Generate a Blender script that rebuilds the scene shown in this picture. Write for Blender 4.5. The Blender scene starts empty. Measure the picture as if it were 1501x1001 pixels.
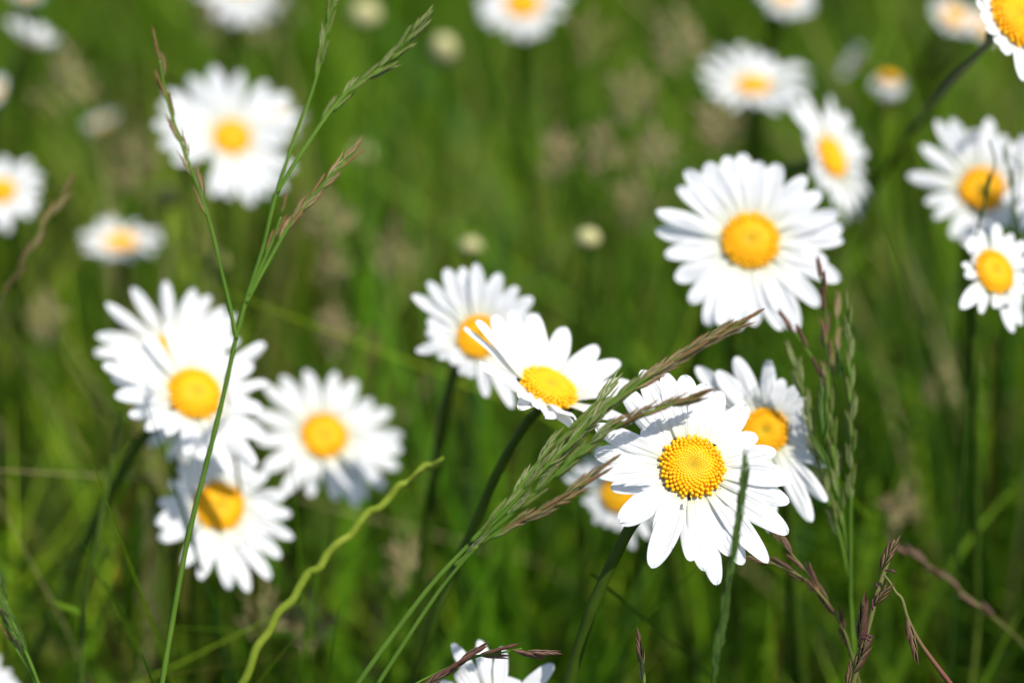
import bpy, math, random
import numpy as np
from mathutils import Vector, Matrix

S = bpy.context.scene
C = S.collection
random.seed(7)
rng = np.random.default_rng(7)

# ------------------------------------------------------------------ camera
PITCH = math.radians(25.0)
LENS, SENSOR = 85.0, 36.0
W0, H0 = 1501.0, 1001.0
FPX = LENS / SENSOR * W0
CAM = Vector((0, 0, 0.72))
cam_d = bpy.data.cameras.new("camera")
cam = bpy.data.objects.new("camera", cam_d)
C.objects.link(cam)
cam.location = CAM
cam.rotation_euler = (math.radians(90) - PITCH, 0, 0)
cam_d.lens, cam_d.sensor_width = LENS, SENSOR
cam_d.clip_start, cam_d.clip_end = 0.02, 400
cam_d.dof.use_dof = True
cam_d.dof.focus_distance = 0.622
cam_d.dof.aperture_fstop = 4.6
cam_d.dof.aperture_blades = 8
S.camera = cam
AX = Vector((1, 0, 0))
AU = Vector((0, math.sin(PITCH), math.cos(PITCH)))
AF = Vector((0, math.cos(PITCH), -math.sin(PITCH)))

def P(px, py, d):
    """the place in the meadow seen at a photo pixel, d metres into the view"""
    return CAM + AF * d + AX * ((px - 750.5) / FPX * d) + AU * ((500.5 - py) / FPX * d)

def D(v):
    return (AX * v[0] + AU * v[1] - AF * v[2]).normalized()

# ------------------------------------------------------------------ light
SUN = Vector((0.40, -0.29, 0.87)).normalized()
elev = math.asin(SUN.z)
azim = math.atan2(SUN.x, SUN.y)
w = bpy.data.worlds.new("World")
S.world = w
w.use_nodes = True
nt = w.node_tree
bg = nt.nodes["Background"]
sky = nt.nodes.new("ShaderNodeTexSky")
sky.sky_type = 'NISHITA'
sky.sun_disc = False
sky.sun_elevation = elev
sky.sun_rotation = azim
nt.links.new(sky.outputs[0], bg.inputs[0])
bg.inputs[1].default_value = 0.105
sl = bpy.data.lights.new("sun", 'SUN')
sl.energy = 3.9
sl.angle = math.radians(0.53)
sl.color = (1.0, 0.955, 0.88)
so = bpy.data.objects.new("sun", sl)
C.objects.link(so)
so.rotation_euler = (-SUN).to_track_quat('-Z', 'Y').to_euler()
so.location = (0, 0, 5)
S.view_settings.view_transform = 'Standard'
S.view_settings.look = 'None'
S.view_settings.exposure = 0.55
S.view_settings.gamma = 1
S.cycles.use_denoising = True
S.cycles.max_bounces = 8
S.cycles.transparent_max_bounces = 4
S.cycles.sample_clamp_indirect = 4

# ------------------------------------------------------------------ materials
class NT:
    def __init__(self, name):
        self.m = bpy.data.materials.new(name)
        self.m.use_nodes = True
        self.t = self.m.node_tree
        self.p = self.t.nodes["Principled BSDF"]
        self.o = self.t.nodes["Material Output"]
    def n(self, kind, **kw):
        x = self.t.nodes.new(kind)
        for k, v in kw.items():
            setattr(x, k, v)
        return x
    def l(self, a, b):
        self.t.links.new(a, b)
    def ramp(self, fac, stops):
        r = self.n("ShaderNodeValToRGB")
        e = r.color_ramp.elements
        while len(e) < len(stops):
            e.new(0.5)
        for q, (p, c) in zip(e, stops):
            q.position = p
            q.color = (*c, 1)
        self.l(fac, r.inputs[0])
        return r.outputs[0]
    def attr(self, name):
        return self.n("ShaderNodeAttribute", attribute_name=name)
    def mix(self, fac, a, b, mode='MIX'):
        x = self.n("ShaderNodeMix", data_type='RGBA', blend_type=mode)
        for s, v in ((x.inputs[0], fac), (x.inputs[6], a), (x.inputs[7], b)):
            if isinstance(v, (int, float)):
                s.default_value = v
            elif isinstance(v, tuple):
                s.default_value = (*v, 1)
            else:
                self.l(v, s)
        return x.outputs[2]
    def noise(self, scale, detail=3):
        x = self.n("ShaderNodeTexNoise")
        x.inputs["Scale"].default_value = scale
        x.inputs["Detail"].default_value = detail
        tc = self.n("ShaderNodeTexCoord")
        self.l(tc.outputs["Object"], x.inputs["Vector"])
        return x.outputs[0]
    def leafy(self, col, trans, rough=0.5, spec=0.3, tcol=None):
        """base colour with light passing through a thin sheet"""
        self.l(col, self.p.inputs["Base Color"])
        self.p.inputs["Roughness"].default_value = rough
        self.p.inputs["Specular IOR Level"].default_value = spec
        tr = self.n("ShaderNodeBsdfTranslucent")
        self.l(tcol or col, tr.inputs[0])
        mx = self.n("ShaderNodeMixShader")
        mx.inputs[0].default_value = trans
        self.l(self.p.outputs[0], mx.inputs[1])
        self.l(tr.outputs[0], mx.inputs[2])
        self.l(mx.outputs[0], self.o.inputs[0])

def mat_petal():
    a = NT("petal_white")
    t = a.attr("along").outputs["Fac"]
    c = a.ramp(t, [(0.0, (0.62, 0.62, 0.30)), (0.16, (0.78, 0.78, 0.66)), (0.42, (0.82, 0.82, 0.82)), (1.0, (0.82, 0.825, 0.84))])
    g = a.attr("side").outputs["Fac"]
    c2 = a.mix(a.ramp(g, [(0.0, (0, 0, 0)), (0.5, (0.03, 0.03, 0.03)), (1.0, (0, 0, 0))]), c, (0.72, 0.74, 0.74))
    a.leafy(c2, 0.34, rough=0.62, spec=0.2)
    n = a.noise(14, 4)
    mu = a.n("ShaderNodeMath", operation='MULTIPLY_ADD')     # fine veins along the petal, a little wandering
    a.l(g, mu.inputs[0]); mu.inputs[1].default_value = 26.0
    a.l(n, mu.inputs[2])
    si = a.n("ShaderNodeMath", operation='SINE')
    a.l(mu.outputs[0], si.inputs[0])
    b = a.n("ShaderNodeBump")
    b.inputs["Strength"].default_value = 0.22
    b.inputs["Distance"].default_value = 0.00022
    a.l(si.outputs[0], b.inputs["Height"])
    a.l(b.outputs[0], a.p.inputs["Normal"])
    return a.m

def mat_disc():
    a = NT("disc_yellow")
    t = a.attr("along").outputs["Fac"]
    c = a.ramp(t, [(0.0, (0.50, 0.36, 0.02)), (0.12, (0.66, 0.40, 0.012)), (0.3, (0.90, 0.445, 0.004)), (0.7, (0.92, 0.46, 0.004)), (1.0, (0.90, 0.49, 0.008))])
    h = a.attr("side").outputs["Fac"]
    c2 = a.mix(h, (0.86, 0.45, 0.004), c)
    a.l(c2, a.p.inputs["Base Color"])
    a.p.inputs["Roughness"].default_value = 0.55
    a.p.inputs["Specular IOR Level"].default_value = 0.25
    a.p.inputs["Subsurface Weight"].default_value = 0.35
    a.p.inputs["Subsurface Radius"].default_value = (1.0, 0.6, 0.05)
    a.p.inputs["Subsurface Scale"].default_value = 0.0006
    return a.m

def mat_green(name, dark, light, scale, trans=0.15, rough=0.5, tip=None):
    a = NT(name)
    n = a.noise(scale, 4)
    c = a.ramp(n, [(0.3, dark), (0.7, light)])
    if tip:
        t = a.attr("along").outputs["Fac"]
        c = a.mix(a.ramp(t, [(0.55, (0, 0, 0)), (1.0, (1, 1, 1))]), c, tip)
    a.leafy(c, trans, rough=rough, spec=0.14)
    return a.m

def mat_spikelet(name, base, mid, tip, edge, trans=0.2):
    a = NT(name)
    t = a.attr("along").outputs["Fac"]
    e = a.attr("side").outputs["Fac"]
    c = a.ramp(t, [(0.0, base), (0.45, mid), (0.95, tip)])
    n = a.noise(1.3, 2)
    c = a.mix(a.ramp(n, [(0.35, (0, 0, 0)), (0.75, (0.35, 0.35, 0.35))]), c, tip)
    c = a.mix(a.ramp(e, [(0.62, (0, 0, 0)), (1.0, (0.9, 0.9, 0.9))]), c, edge)
    a.leafy(c, trans, rough=0.5, spec=0.2)
    return a.m

def mat_tint(name, trans, rough=0.45, spec=0.35):
    a = NT(name)
    c = a.attr("tint").outputs["Color"]
    a.leafy(c, trans, rough, spec)
    return a.m

M = {}
M['petal'] = mat_petal()
M['disc'] = mat_disc()
M['stem'] = mat_green("stem_green", (0.030, 0.060, 0.005), (0.058, 0.10, 0.008), 90, 0.08, 0.45)
M['stem_pale'] = mat_green("stem_yellow_green", (0.15, 0.21, 0.016), (0.23, 0.29, 0.028), 60, 0.18, 0.5)
M['calyx'] = mat_green("calyx_green", (0.035, 0.075, 0.012), (0.075, 0.12, 0.03), 300, 0.05, 0.5)
M['bud'] = mat_green("bud_cream", (0.40, 0.38, 0.14), (0.60, 0.56, 0.30), 160, 0.1, 0.6)
M['bud_green'] = mat_green("bud_green", (0.22, 0.24, 0.05), (0.34, 0.34, 0.09), 160, 0.1, 0.6)
M['culm'] = mat_green("culm_green", (0.07, 0.155, 0.014), (0.12, 0.21, 0.025), 70, 0.1, 0.4)
M['culm_dark'] = mat_green("culm_dark_green", (0.026, 0.060, 0.008), (0.042, 0.085, 0.012), 70, 0.1, 0.4)
M['culm_brown'] = mat_green("culm_reddish", (0.10, 0.115, 0.03), (0.16, 0.15, 0.045), 60, 0.1, 0.4, tip=(0.19, 0.06, 0.05))
M['sp_green'] = mat_spikelet("spikelet_green", (0.09, 0.20, 0.018), (0.13, 0.23, 0.03), (0.16, 0.15, 0.05), (0.46, 0.44, 0.24))
M['sp_mixed'] = mat_spikelet("spikelet_green_purple", (0.11, 0.19, 0.022), (0.17, 0.18, 0.04), (0.24, 0.085, 0.05), (0.58, 0.42, 0.27))
M['sp_purple'] = mat_spikelet("spikelet_purple", (0.11, 0.10, 0.03), (0.15, 0.075, 0.045), (0.12, 0.042, 0.034), (0.32, 0.22, 0.16))
M['sp_dark'] = mat_spikelet("spikelet_dark_green", (0.035, 0.105, 0.006), (0.045, 0.11, 0.010), (0.05, 0.06, 0.02), (0.14, 0.24, 0.04), 0.08)
M['sp_brown'] = mat_spikelet("spikelet_brown", (0.065, 0.075, 0.016), (0.085, 0.055, 0.026), (0.095, 0.028, 0.026), (0.26, 0.19, 0.09), 0.12)
M['sp_beige'] = mat_spikelet("spikelet_beige", (0.28, 0.25, 0.09), (0.38, 0.30, 0.14), (0.38, 0.26, 0.15), (0.54, 0.45, 0.27))
M['anther'] = mat_green("anther_purple", (0.07, 0.022, 0.035), (0.12, 0.045, 0.06), 500, 0.05, 0.5)
M['grass'] = mat_tint("grass_blades", 0.30, 0.5, 0.08)
M['insect'] = mat_green("insect_dark", (0.015, 0.012, 0.01), (0.03, 0.02, 0.015), 900, 0.0, 0.35)

def mat_ground():
    a = NT("soil_and_moss")
    n = a.noise(14, 6)
    c = a.ramp(n, [(0.3, (0.018, 0.017, 0.008)), (0.55, (0.024, 0.030, 0.008)), (0.8, (0.04, 0.038, 0.018))])
    a.l(c, a.p.inputs["Base Color"])
    a.p.inputs["Roughness"].default_value = 0.95
    return a.m
M['ground'] = mat_ground()

# ------------------------------------------------------------------ mesh helpers
class MB:
    def __init__(self):
        self.v, self.f, self.a, self.s = [], [], [], []
    def vert(self, co, along=0.0, side=0.0):
        self.v.append(tuple(co)); self.a.append(along); self.s.append(side)
        return len(self.v) - 1
    def grid(self, rows, cols, fn, wrap=False):
        """fn(i,j) -> (co, along, side)"""
        b = len(self.v)
        for i in range(rows):
            for j in range(cols):
                self.vert(*fn(i, j))
        for i in range(rows - 1):
            for j in range(cols if wrap else cols - 1):
                k = (j + 1) % cols
                self.f.append((b + i * cols + j, b + i * cols + k, b + (i + 1) * cols + k, b + (i + 1) * cols + j))
        return b
    def tube(self, pts, radii, n=8, ridge=0.0, cap=True, along=None):
        pts = [Vector(p) for p in pts]
        m = len(pts)
        tang = [(pts[min(i + 1, m - 1)] - pts[max(i - 1, 0)]).normalized() for i in range(m)]
        nrm = tang[0].orthogonal().normalized()
        frames = []
        for i in range(m):
            nrm = (nrm - tang[i] * nrm.dot(tang[i])).normalized()
            frames.append((nrm.copy(), tang[i].cross(nrm)))
        def fn(i, j):
            a = 2 * math.pi * j / n
            r = radii[i] * (1 + (ridge if j % 2 else -ridge))
            x, y = frames[i]
            return (pts[i] + x * (math.cos(a) * r) + y * (math.sin(a) * r), (i / (m - 1)) if along is None else along, 0.0)
        b = self.grid(m, n, fn, wrap=True)
        if cap:
            self.f.append(tuple(b + j for j in range(n))[::-1])
            self.f.append(tuple(b + (m - 1) * n + j for j in range(n)))
    def mesh(self, name, mat, smooth=True):
        me = bpy.data.meshes.new(name)
        me.from_pydata(self.v, [], self.f)
        for nm, dat in (("along", self.a), ("side", self.s)):
            at = me.attributes.new(nm, 'FLOAT', 'POINT')
            at.data.foreach_set("value", np.array(dat, dtype=np.float32))
        if smooth:
            me.polygons.foreach_set("use_smooth", [True] * len(me.polygons))
        if mat:
            me.materials.append(mat)
        me.update()
        return me

def part(name, me, parent, mw=None):
    o = bpy.data.objects.new(name, me)
    C.objects.link(o)
    if parent is not None:
        o.parent = parent
    if mw is not None:
        # parents (Empties) are only ever moved, never turned
        base = Vector((0, 0, 0))
        q = parent
        while q is not None:
            base += q.location
            q = q.parent
        o.matrix_local = Matrix.Translation(-base) @ mw
    return o

def thing(name, label, cat, loc, group=None):
    o = bpy.data.objects.new(name, None)
    C.objects.link(o)
    o.empty_display_size = 0.02
    o.location = loc
    o['label'] = label
    o['category'] = cat
    if group:
        o['group'] = group
    return o

def setting(o, kind):
    o['kind'] = kind
    return o

def spline(pts, per=8):
    pts = [Vector(p) for p in pts]
    q = [pts[0] * 2 - pts[1]] + pts + [pts[-1] * 2 - pts[-2]]
    out = []
    for i in range(1, len(q) - 2):
        p0, p1, p2, p3 = q[i - 1:i + 3]
        for k in range(per):
            t = k / per
            out.append(0.5 * ((2 * p1) + (p2 - p0) * t + (2 * p0 - 5 * p1 + 4 * p2 - p3) * t * t + (3 * p1 - p0 - 3 * p2 + p3) * t ** 3))
    out.append(pts[-1])
    return out

# ------------------------------------------------------------------ daisy parts
def petal_mesh(seed, nu=18, nv=11, arch=None, curl=0.0):
    r = random.Random(seed)
    arch = r.uniform(0.02, 0.09) if arch is None else arch
    cup = r.uniform(-0.05, 0.045)
    skew = r.uniform(-0.05, 0.05)
    notch = [r.uniform(0.0, 0.045) for _ in range(3)]
    tipbend = r.uniform(-0.10, 0.04)
    blunt = r.uniform(0.46, 0.66)
    ph = r.uniform(0, 6)
    m = MB()
    def fn(i, j):
        t = i / (nu - 1)
        t = 1 - (1 - t) ** 1.35           # rows gather near the rounded tip
        s = -1 + 2 * j / (nv - 1)
        wd = 0.5 * (0.52 + 0.48 * math.sin(min(1, t / 0.60) * math.pi / 2) ** 1.1)
        if t > 1 - blunt:
            k = (t - (1 - blunt)) / blunt
            wd *= math.sqrt(max(0.0, 1 - k ** 2.3)) * 0.97 + 0.03
        # tip edge with shallow notches
        end = t
        if t > 0.75:
            end = t - ((t - 0.75) / 0.25) ** 2 * notch[int(min(2, (s + 1) * 1.5))] * math.cos(s * 1.5 * math.pi) ** 2
        x = end
        y = wd * s + skew * t * t * 0.6 + 0.012 * math.sin(t * 7 + ph)
        groove = 0.030 * min(1, 0.15 + t * 2.2) * math.cos(s * 3 * math.pi) * math.sin(min(1, t * 1.2) * math.pi) ** 0.7
        z = arch * 4 * t * (1 - t) * 0.5 + cup * (s * s) * 2 * wd + groove * 0.55
        z += tipbend * max(0, t - 0.7) ** 2 * 4 + 0.012 * math.sin(t * 9 + ph * 2 + s * 2)
        if curl:
            a = curl * max(0, t - 0.35) / 0.65
            x0 = 0.35
            if t > x0:
                rr = 0.65 / max(abs(curl), 1e-3)
                x = x0 + rr * math.sin(abs(a))
                z += rr * (1 - math.cos(abs(a))) * (1 if curl > 0 else -1)
        g = abs(math.cos(s * 1.5 * math.pi + math.pi / 2))
        return ((x, y, z), t, 0.5 + 0.5 * math.copysign(abs(math.sin(s * 3 * math.pi / 2)), s) if False else abs(s) )
    m.grid(nu, nv, fn)
    return m.mesh("petal", M['petal'])

PETALS = [petal_mesh(i) for i in range(16)]
PETALS_CURL = [petal_mesh(100 + i, curl=c) for i, c in enumerate((1.9, -1.6, 2.4))]

ICO = None
def ico(sub):
    t = (1 + 5 ** 0.5) / 2
    v = [Vector(p).normalized() for p in [(-1, t, 0), (1, t, 0), (-1, -t, 0), (1, -t, 0), (0, -1, t), (0, 1, t), (0, -1, -t), (0, 1, -t), (t, 0, -1), (t, 0, 1), (-t, 0, -1), (-t, 0, 1)]]
    f = [(0, 11, 5), (0, 5, 1), (0, 1, 7), (0, 7, 10), (0, 10, 11), (1, 5, 9), (5, 11, 4), (11, 10, 2), (10, 7, 6), (7, 1, 8), (3, 9, 4), (3, 4, 2), (3, 2, 6), (3, 6, 8), (3, 8, 9), (4, 9, 5), (2, 4, 11), (6, 2, 10), (8, 6, 7), (9, 8, 1)]
    for _ in range(sub):
        c, nf = {}, []
        def mid(a, b):
            k = (min(a, b), max(a, b))
            if k not in c:
                v.append(((v[a] + v[b]) / 2).normalized()); c[k] = len(v) - 1
            return c[k]
        for a, b, d in f:
            x, y, z = mid(a, b), mid(b, d), mid(d, a)
            nf += [(a, x, z), (b, y, x), (d, z, y), (x, y, z)]
        f = nf
    return v, f
IV, IF_ = ico(1)

def disc_mesh(seed, N=470, H=0.36, dip=0.11):
    r = random.Random(seed)
    m = MB()
    def hgt(q):
        return H * (1 - q ** 2.6) - dip * math.exp(-(q / 0.30) ** 2)
    m.grid(14, 40, lambda i, j: ((math.cos(j * math.pi / 20) * 0.97 * i / 13, math.sin(j * math.pi / 20) * 0.97 * i / 13, hgt(i / 13) - 0.012), i / 13, 0.8), wrap=True)
    m.grid(5, 40, lambda i, j: ((math.cos(j * math.pi / 20) * (0.97 - 0.05 * i), math.sin(j * math.pi / 20) * (0.97 - 0.05 * i), hgt(1) - 0.03 - 0.06 * i), 1.0, 0.0), wrap=True)
    p = 0.86
    for k in range(3, N):
        q = (k / N) ** p
        a = k * 2.399963 + r.gauss(0, 0.012 + 0.012 * q)
        size = math.sqrt(2 * math.pi * p * q * q / k) * 0.53 * r.uniform(0.86, 1.10)
        open_ = min(1, max(0, (q - 0.60) / 0.22))
        zz = hgt(q) + open_ * 0.035 * r.uniform(0.4, 1.5)
        out = 1.0 + open_ * 0.03
        slope = -H * 2.6 * q ** 1.6
        nx = Vector((math.cos(a) * -slope, math.sin(a) * -slope, 1)).normalized()
        c = Vector((math.cos(a) * q * out, math.sin(a) * q * out, zz - size * (1 - open_) * 0.7))
        rot = Vector((0, 0, 1)).rotation_difference(nx).to_matrix()
        st = 1.15 + 0.5 * open_ * r.random()
        b = len(m.v)
        tone = r.uniform(-0.12, 0.12)
        for v in IV:
            co = rot @ Vector((v.x * size, v.y * size, v.z * size * st)) + c
            m.vert(co, min(1, max(0, q + tone)), min(1.0, 0.75 + 0.5 * v.z))
        m.f += [tuple(b + i for i in f) for f in IF_]
    return m.mesh("disc", M['disc'])
DISCS = [disc_mesh(1, 350), disc_mesh(2, 300, 0.42, 0.07), disc_mesh(3, 330, 0.30, 0.13)]

def calyx_mesh(seed):
    r = random.Random(seed)
    m = MB()
    def prof(u):
        return (0.12 + 0.98 * math.sin(u * math.pi / 2) ** 0.8, -0.62 + 0.60 * u ** 1.6)
    m.grid(9, 36, lambda i, j: ((math.cos(j * math.pi / 18) * prof(i / 8)[0], math.sin(j * math.pi / 18) * prof(i / 8)[0], prof(i / 8)[1]), 0.3, 0), wrap=True)
    for ring, (u0, u1, n) in enumerate(((0.25, 0.75, 14), (0.45, 1.0, 18), (0.6, 1.08, 22))):
        for k in range(n):
            a0 = 2 * math.pi * (k + 0.5 * (ring % 2)) / n
            def fn(i, j):
                t = i / 5
                s = (j - 1) 
                u = u0 + (u1 - u0) * t
                rr, z = prof(min(1, u))
                wd = 3.0 / n * (1 - t ** 2.4) + 0.01
                a = a0 + s * wd * 0.8
                lift = 0.03 + 0.02 * (1 - abs(s))
                return ((math.cos(a) * (rr + lift), math.sin(a) * (rr + lift), z - lift * 0.5), t, abs(s))
            m.grid(6, 3, fn)
    return m.mesh("calyx", M['calyx'])
CALYX = calyx_mesh(4)

def stem_mesh(name, pts, r0, r1, mat, n=10, ridge=0.06):
    m = MB()
    k = len(pts)
    m.tube(pts, [r0 + (r1 - r0) * (i / (k - 1)) for i in range(k)], n, ridge)
    return m.mesh(name, mat)

def to_ground(pts, lean=0.25):
    """carry a stem on from its last seen point, bending down to the soil"""
    pts = list(pts)
    d = (pts[-1] - pts[-2]).normalized()
    step = max(0.012, min(0.03, (pts[-1] - pts[-2]).length))
    while pts[-1].z > 0.0 and len(pts) < 90:
        d = (d + Vector((0, 0, -1)) * 0.16).normalized()
        pts.append(pts[-1] + d * step)
        step = min(step * 1.15, 0.05)
    return pts

def solve_petal(v, n, e1, e2, phi):
    E = np.array([[e1[0], e2[0]], [e1[1], e2[1]]])
    Ei = np.linalg.inv(E)
    a_ = Ei @ np.array(v)
    b_ = Ei @ np.array([n[0], n[1]])
    sp, cp = math.sin(phi), math.cos(phi)
    A = a_ @ a_; B = -2 * (a_ @ b_) * sp; Cc = (b_ @ b_) * sp * sp - cp * cp
    disc = B * B - 4 * A * Cc
    if disc <= 0:
        s = 1e-3
        return math.atan2(a_[1], a_[0]), math.hypot(*v) * 1.3
    s = (-B + math.sqrt(disc)) / (2 * A)
    if s <= 1e-9:
        return math.atan2(a_[1], a_[0]), math.hypot(*v) * 1.3
    u = (a_ * s - b_ * sp) / cp
    return math.atan2(u[1], u[0]), 1.0 / s

DAISIES = "ox eye daisies in the meadow"
def daisy(label, c, d, nrm, R, rd, tips=(), lift=6, fill=True, stem=None, stem_r=9.0, wide=1.0, npet=23, seed=0, curls=(), group=DAISIES, jitter=1.0, lens=(0.6, 1.35)):
    """c: disc centre in the photo, R petal reach and rd disc radius in photo pixels at depth d"""
    r = random.Random(seed * 13 + int(c[0]) + int(c[1]))
    px = d / FPX                                   # metres per photo pixel at that depth
    n = Vector(nrm).normalized()
    e1 = Vector((0, 1, 0)).cross(n)
    e1 = e1.normalized() if e1.length > 1e-3 else Vector((1, 0, 0))
    e2 = n.cross(e1)
    N, E1, E2 = D(n), D(e1), D(e2)
    hd = P(c[0], c[1], d)
    rdm, Rm = rd * px, R * px
    hd = hd - N * rdm * 0.25
    pet = []
    for tx, ty in tips:
        phi = math.radians(lift + r.uniform(-5, 5) * jitter)
        th, L = solve_petal((tx - c[0], -(ty - c[1])), n, e1, e2, phi)
        L = min(max(L, R * lens[0]), R * lens[1])
        pet.append([th % (2 * math.pi), L * px, phi])
    if not pet:
        t0 = r.uniform(0, 1)
        pet = [[(2 * math.pi * k / npet + t0 + r.uniform(-0.07, 0.07)) % (2 * math.pi), Rm * r.uniform(0.88, 1.06), math.radians(lift + r.uniform(-7, 7))] for k in range(npet)]
    elif fill:
        pet.sort()
        step = 2 * math.pi / npet
        extra = []
        for i in range(len(pet)):
            a, b = pet[i], pet[(i + 1) % len(pet)]
            gap = (b[0] - a[0]) % (2 * math.pi)
            k = int(gap / step + 0.25) - 1
            for q in range(k):
                f = (q + 1) / (k + 1)
                Lx = (a[1] * (1 - f) + b[1] * f) * r.uniform(0.88, 1.02)
                extra.append([(a[0] + gap * f + r.uniform(-0.05, 0.05)), Lx, math.radians(lift + r.uniform(-5, 5))])
        pet += extra
    pet.sort()
    # stem
    base_pt = hd - N * rdm * 0.55
    if stem:
        pts = [base_pt, base_pt - N * rdm * 0.5] + [P(*q) for q in stem]
        pts = to_ground(pts)
    else:
        dn = (N * 0.35 + Vector((0, 0, 1)) * 0.65).normalized()
        g = Vector((hd.x - N.x * 0.09 + r.uniform(-.03, .03), hd.y - N.y * 0.09 + r.uniform(-.02, .03), -0.004))
        pts = [base_pt, base_pt - N * 0.02, base_pt - (N * 0.5 + dn * 0.5).normalized() * 0.06, Vector((g.x * 0.7 + hd.x * 0.3, g.y * 0.7 + hd.y * 0.3, hd.z * 0.5)), g]
    sp = spline(pts, 8)
    root = thing("oxeye_daisy", label, "daisy", sp[-1], group)
    sr = stem_r * px
    part("stem", stem_mesh("stem", sp, sr, sr * 1.15, M['stem']), root, Matrix.Identity(4))
    rot = Matrix((E1, E2, N)).transposed().to_4x4()
    head = Matrix.Translation(hd) @ rot
    part("calyx", CALYX, root, head @ Matrix.Rotation(r.uniform(0, 6), 4, 'Z') @ Matrix.Diagonal((rdm * 0.98, rdm * 0.98, rdm * 0.8, 1)))
    part("disc", DISCS[r.randrange(3)] if not seed == 1 else DISCS[0], root, head @ Matrix.Rotation(r.uniform(0, 6), 4, 'Z') @ Matrix.Scale(rdm, 4))
    for i, (th, L, phi) in enumerate(pet):
        r0 = rdm * 0.80
        ln = max(L - r0, rdm * 0.8)
        wd = ln * 0 + Rm * 0.225 * wide * r.uniform(0.85, 1.15) * min(1.0, 0.6 + 0.4 * L / Rm)
        me = PETALS[r.randrange(len(PETALS))]
        if tips and seed > 10 or not tips:             # worn petals here and there on the flowers further back
            if r.random() < 0.06:
                me = PETALS_CURL[r.randrange(3)]
            ln *= 1 - 0.3 * (r.random() < 0.1)
        if i in curls:
            me = PETALS_CURL[curls.index(i) % 3]
        z = -rdm * 0.03 - (i % 3) * Rm * 0.012
        mw = head @ Matrix.Rotation(th, 4, 'Z') @ Matrix.Translation((r0, 0, z)) @ Matrix.Rotation(-phi, 4, 'Y') @ Matrix.Rotation(r.gauss(0, 0.14) * jitter, 4, 'X') @ Matrix.Diagonal((ln, wd, ln, 1))
        part("petal", me, root, mw)
    return root

# ------------------------------------------------------------------ grass parts
def spikelet_mesh(seed, mat, n=7, fat=1.0, awn=0.0):
    r = random.Random(seed)
    m = MB()
    m.tube([(0, 0, 0), (0.4, 0, 0), (0.75, 0, 0)], [0.012, 0.012, 0.006], 5, along=0.1)
    for i in range(n):
        side = 1 if i % 2 else -1
        x0 = 0.60 * i / (n - 1) * r.uniform(0.95, 1.05)
        ln = (0.50 - 0.10 * i / n) * r.uniform(0.92, 1.08)
        tilt = math.radians(r.uniform(7, 17) - 6 * i / n) * side
        w = 0.060 * fat * (1 - 0.25 * i / n)
        ct, st = math.cos(tilt), math.sin(tilt)
        def fn(a, b):
            u = a / 7
            ang = math.radians(-115 + 230 * b / 6)
            ww = w * (math.sin(math.pi * min(1, u * 0.93 + 0.05)) ** 0.75)
            if u > 0.98:
                ww = 0.002
            lx = u * ln * (1 + awn * (u > 0.98))
            ly = side * (0.012 + ww * 0.75 * math.cos(ang))
            return ((x0 + lx * ct - ly * st, lx * st + ly * ct, ww * math.sin(ang)), u, abs(b - 3) / 3)
        m.grid(8, 7, fn)
    return m.mesh("spikelet", mat)

SPK = {}
for key, n, fat, awn in (('sp_green', 7, 0.92, 0.1), ('sp_mixed', 7, 0.85, 0.12), ('sp_purple', 6, 1.1, 0.15), ('sp_dark', 6, 0.9, 0.1), ('sp_brown', 6, 1.15, 0.15), ('sp_beige', 6, 1.5, 0.1)):
    SPK[key] = [spikelet_mesh(31 * i + len(key), M[key], n, fat, awn) for i in range(4)]

def along_path(pts, t):
    seg = [(pts[i + 1] - pts[i]).length for i in range(len(pts) - 1)]
    tot = sum(seg) * min(max(t, 0), 1)
    for i, s in enumerate(seg):
        if tot <= s or i == len(seg) - 1:
            f = tot / s if s else 0
            return pts[i].lerp(pts[i + 1], min(1, f)), (pts[i + 1] - pts[i]).normalized()
        tot -= s

def put_spikelet(root, kind, pos, dirn, length, r, fat=1.0):
    x = dirn.normalized()
    y = x.orthogonal().normalized()
    y = Matrix.Rotation(r.uniform(0, 6.28), 3, x) @ y
    z = x.cross(y)
    mw = Matrix.Translation(pos) @ Matrix((x, y, z)).transposed().to_4x4() @ Matrix.Diagonal((length, length * fat, length * fat, 1))
    return part("spikelet", SPK[kind][r.randrange(4)], root, mw)

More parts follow.
